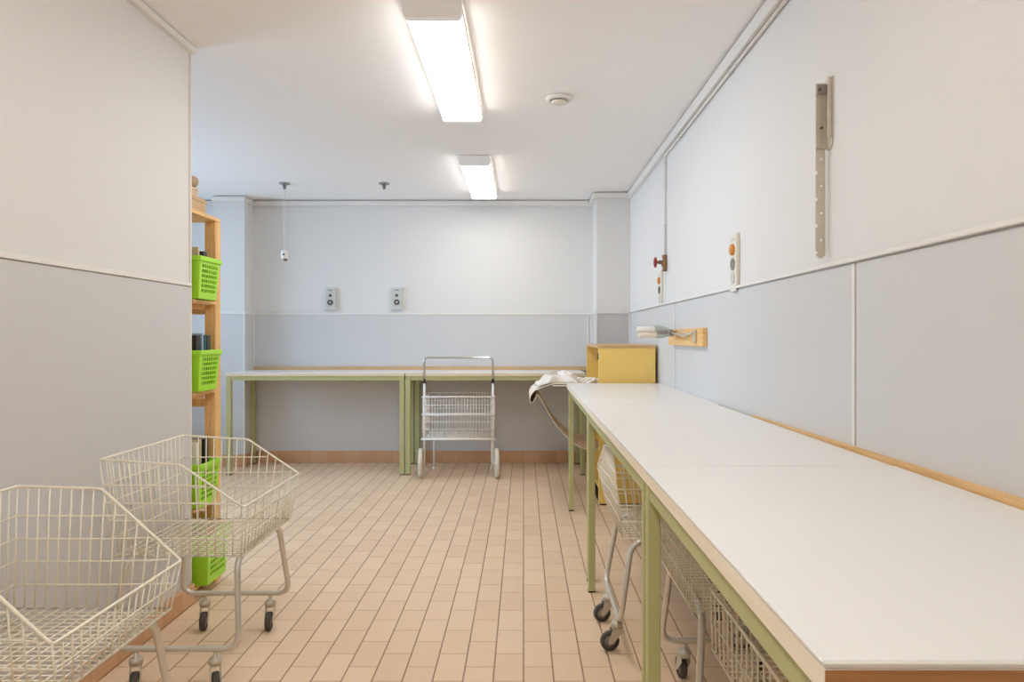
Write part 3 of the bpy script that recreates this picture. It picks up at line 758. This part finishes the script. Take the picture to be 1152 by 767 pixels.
def basket(z, label, h=.19, dx=0.0, dy=0.0, rz=0.0, grow=1.0):
    cx, cy = -1.615 + dx, 3.192 + dy
    t = thing('storage_basket', (cx, cy, z), label, 'basket', 'lime green baskets on the pine shelf', rz)
    tx, ty, bx, by = .15 * grow, .103 * grow, .136 * grow, .088 * grow
    m = MB()
    def wall(a, b, a2, b2, n, k, holes):
        f = lambda u, v: tuple(Vector((*a, .003)).lerp(Vector((*b, .003)), u).lerp(Vector((*a2, h)).lerp(Vector((*b2, h)), u), v))
        m.grid(f, n, k, (lambda i, j: holes and i % 3 != 0 and j % 3 != 0 and 2 < i < n - 3 and 2 < j < k - 3) if holes else (lambda i, j: False))
    wall((bx, -by), (bx, by), (tx, -ty), (tx, ty), 29, 25, True)
    wall((bx, by), (-bx, by), (tx, ty), (-tx, ty), 40, 25, True)
    wall((-bx, by), (-bx, -by), (-tx, ty), (-tx, -ty), 29, 25, True)
    wall((-bx, -by), (bx, -by), (-tx, -ty), (tx, -ty), 8, 8, False)
    m.grid(lambda u, v: (-bx + 2 * bx * u, -by + 2 * by * v, .003), 4, 4, lambda i, j: False)
    bmesh.ops.remove_doubles(m.bm, verts=m.bm.verts[:], dist=.0008)
    m.build('body', M['lime'], t, solid=.003)
    r = MB(); e = .008
    r.box(tx, tx + e, -ty - e, ty + e, h - .016, h + .006, bev=.002).box(-tx - e, -tx, -ty - e, ty + e, h - .016, h + .006, bev=.002)
    r.box(-tx, tx, ty, ty + e, h - .016, h + .006, bev=.002).box(-tx, tx, -ty - e, -ty, h - .016, h + .006, bev=.002)
    r.build('rim', M['lime'], t)
    return t
basket(BZ[1] + .0015, 'lime green basket on the pine shelf, topmost of four', .19)
basket(BZ[2] + .0015, 'lime green basket on the pine shelf, second from top with a green book', .185)
basket(BZ[3] + .0015, 'lime green basket on the pine shelf, third down with white papers', .20)
basket(BZ[4] + .0015, 'lime green basket on the bottom pine shelf behind the cart caster', .225, dx=.022, dy=.02, grow=1.08)

def book(x0, x1, y0, y1, z0, z1, mat, label, cat='book', lean=0.0, name='book'):
    t = thing(name, ((x0 + x1) / 2, (y0 + y1) / 2, z0), label, cat, 'papers and books in the green baskets')
    t.rotation_euler = (lean, 0, 0)
    a, b, h = (x1 - x0) / 2, (y1 - y0) / 2, z1 - z0
    m = MB().box(-a, a, -b, -b + .0018, 0, h).box(-a, a, b - .0018, b, 0, h).box(a - .002, a, -b + .0018, b - .0018, 0, h)
    m.build('cover', M[mat], t)
    MB().box(-a + .003, a - .0021, -b + .0019, b - .0019, .003, h - .003).build('pages', M['paper'], t)
z = BZ[1] + .008
book(-1.70, -1.50, 3.145, 3.16, z, z + .235, 'book_tan', 'tan booklet standing in the topmost green basket')
book(-1.70, -1.50, 3.20, 3.235, z, z + .222, 'book_dark', 'black folder standing in the topmost green basket', 'folder', name='folder')
z = BZ[2] + .008
book(-1.70, -1.50, 3.13, 3.165, z, z + .252, 'book_dark', 'charcoal book standing in the second basket, nearest the left wall')
book(-1.70, -1.495, 3.175, 3.188, z, z + .262, 'book_blue', 'pale blue booklet standing in the second basket, left of the green book')
book(-1.70, -1.495, 3.195, 3.215, z, z + .255, 'book_green', 'dark green book standing in the second basket')
book(-1.70, -1.495, 3.222, 3.26, z, z + .252, 'book_dark', 'thick black book standing right of the dark green book')
z = BZ[3] + .008
book(-1.70, -1.50, 3.13, 3.155, z, z + .29, 'paper', 'white magazine standing in the third basket', 'magazine', name='magazine')
book(-1.70, -1.50, 3.165, 3.18, z, z + .30, 'book_tan', 'beige magazine standing in the third basket beside the white one', 'magazine', name='magazine')
book(-1.70, -1.50, 3.21, 3.25, z, z + .30, 'book_dark', 'dark brown folder standing in the third basket', 'folder', name='folder')
z = BZ[4] + .008
book(-1.68, -1.50, 3.15, 3.18, z, z + .235, 'book_brown', 'brown book standing in the bottom basket')

# boxes on top of the shelf
def card_box(x0, x1, y0, y1, z0, z1, mat, label):
    t = thing('cardboard_box', ((x0 + x1) / 2, (y0 + y1) / 2, z0), label, 'box', 'boxes on top of the pine shelf')
    a, b, h = (x1 - x0) / 2, (y1 - y0) / 2, z1 - z0
    MB().box(-a, a, -b, b, 0, h * .74, bev=.002).build('body', M[mat], t)
    MB().box(-a - .002, a + .002, -b - .002, b + .002, h * .742, h, bev=.002).build('lid', M[mat], t)
card_box(-1.78, -1.508, 3.09, 3.24, 1.7705, 1.838, 'kraft', 'flat tan cardboard box lying directly on top of the pine shelf')
card_box(-1.78, -1.532, 3.09, 3.21, 1.8385, 1.886, 'kraft2', 'smaller pale tan box stacked on the flat tan one')
rl = thing('paper_roll', (-1.55, 3.15, 1.8865), 'short white paper roll with brown rim on the stacked boxes', 'roll')
MB().lathe([(.0, -.052), (.026, -.052), (.026, .05), (.0, .05)], axis_o=(0, 0, .0285), axis='Y', n=20).build('paper', M['paper'], rl)
MB().lathe([(.0262, -.050), (.0282, -.050), (.0282, .048), (.0262, .048)], axis_o=(0, 0, .0285), axis='Y', n=20).build('wrapper', M['wrap'], rl)
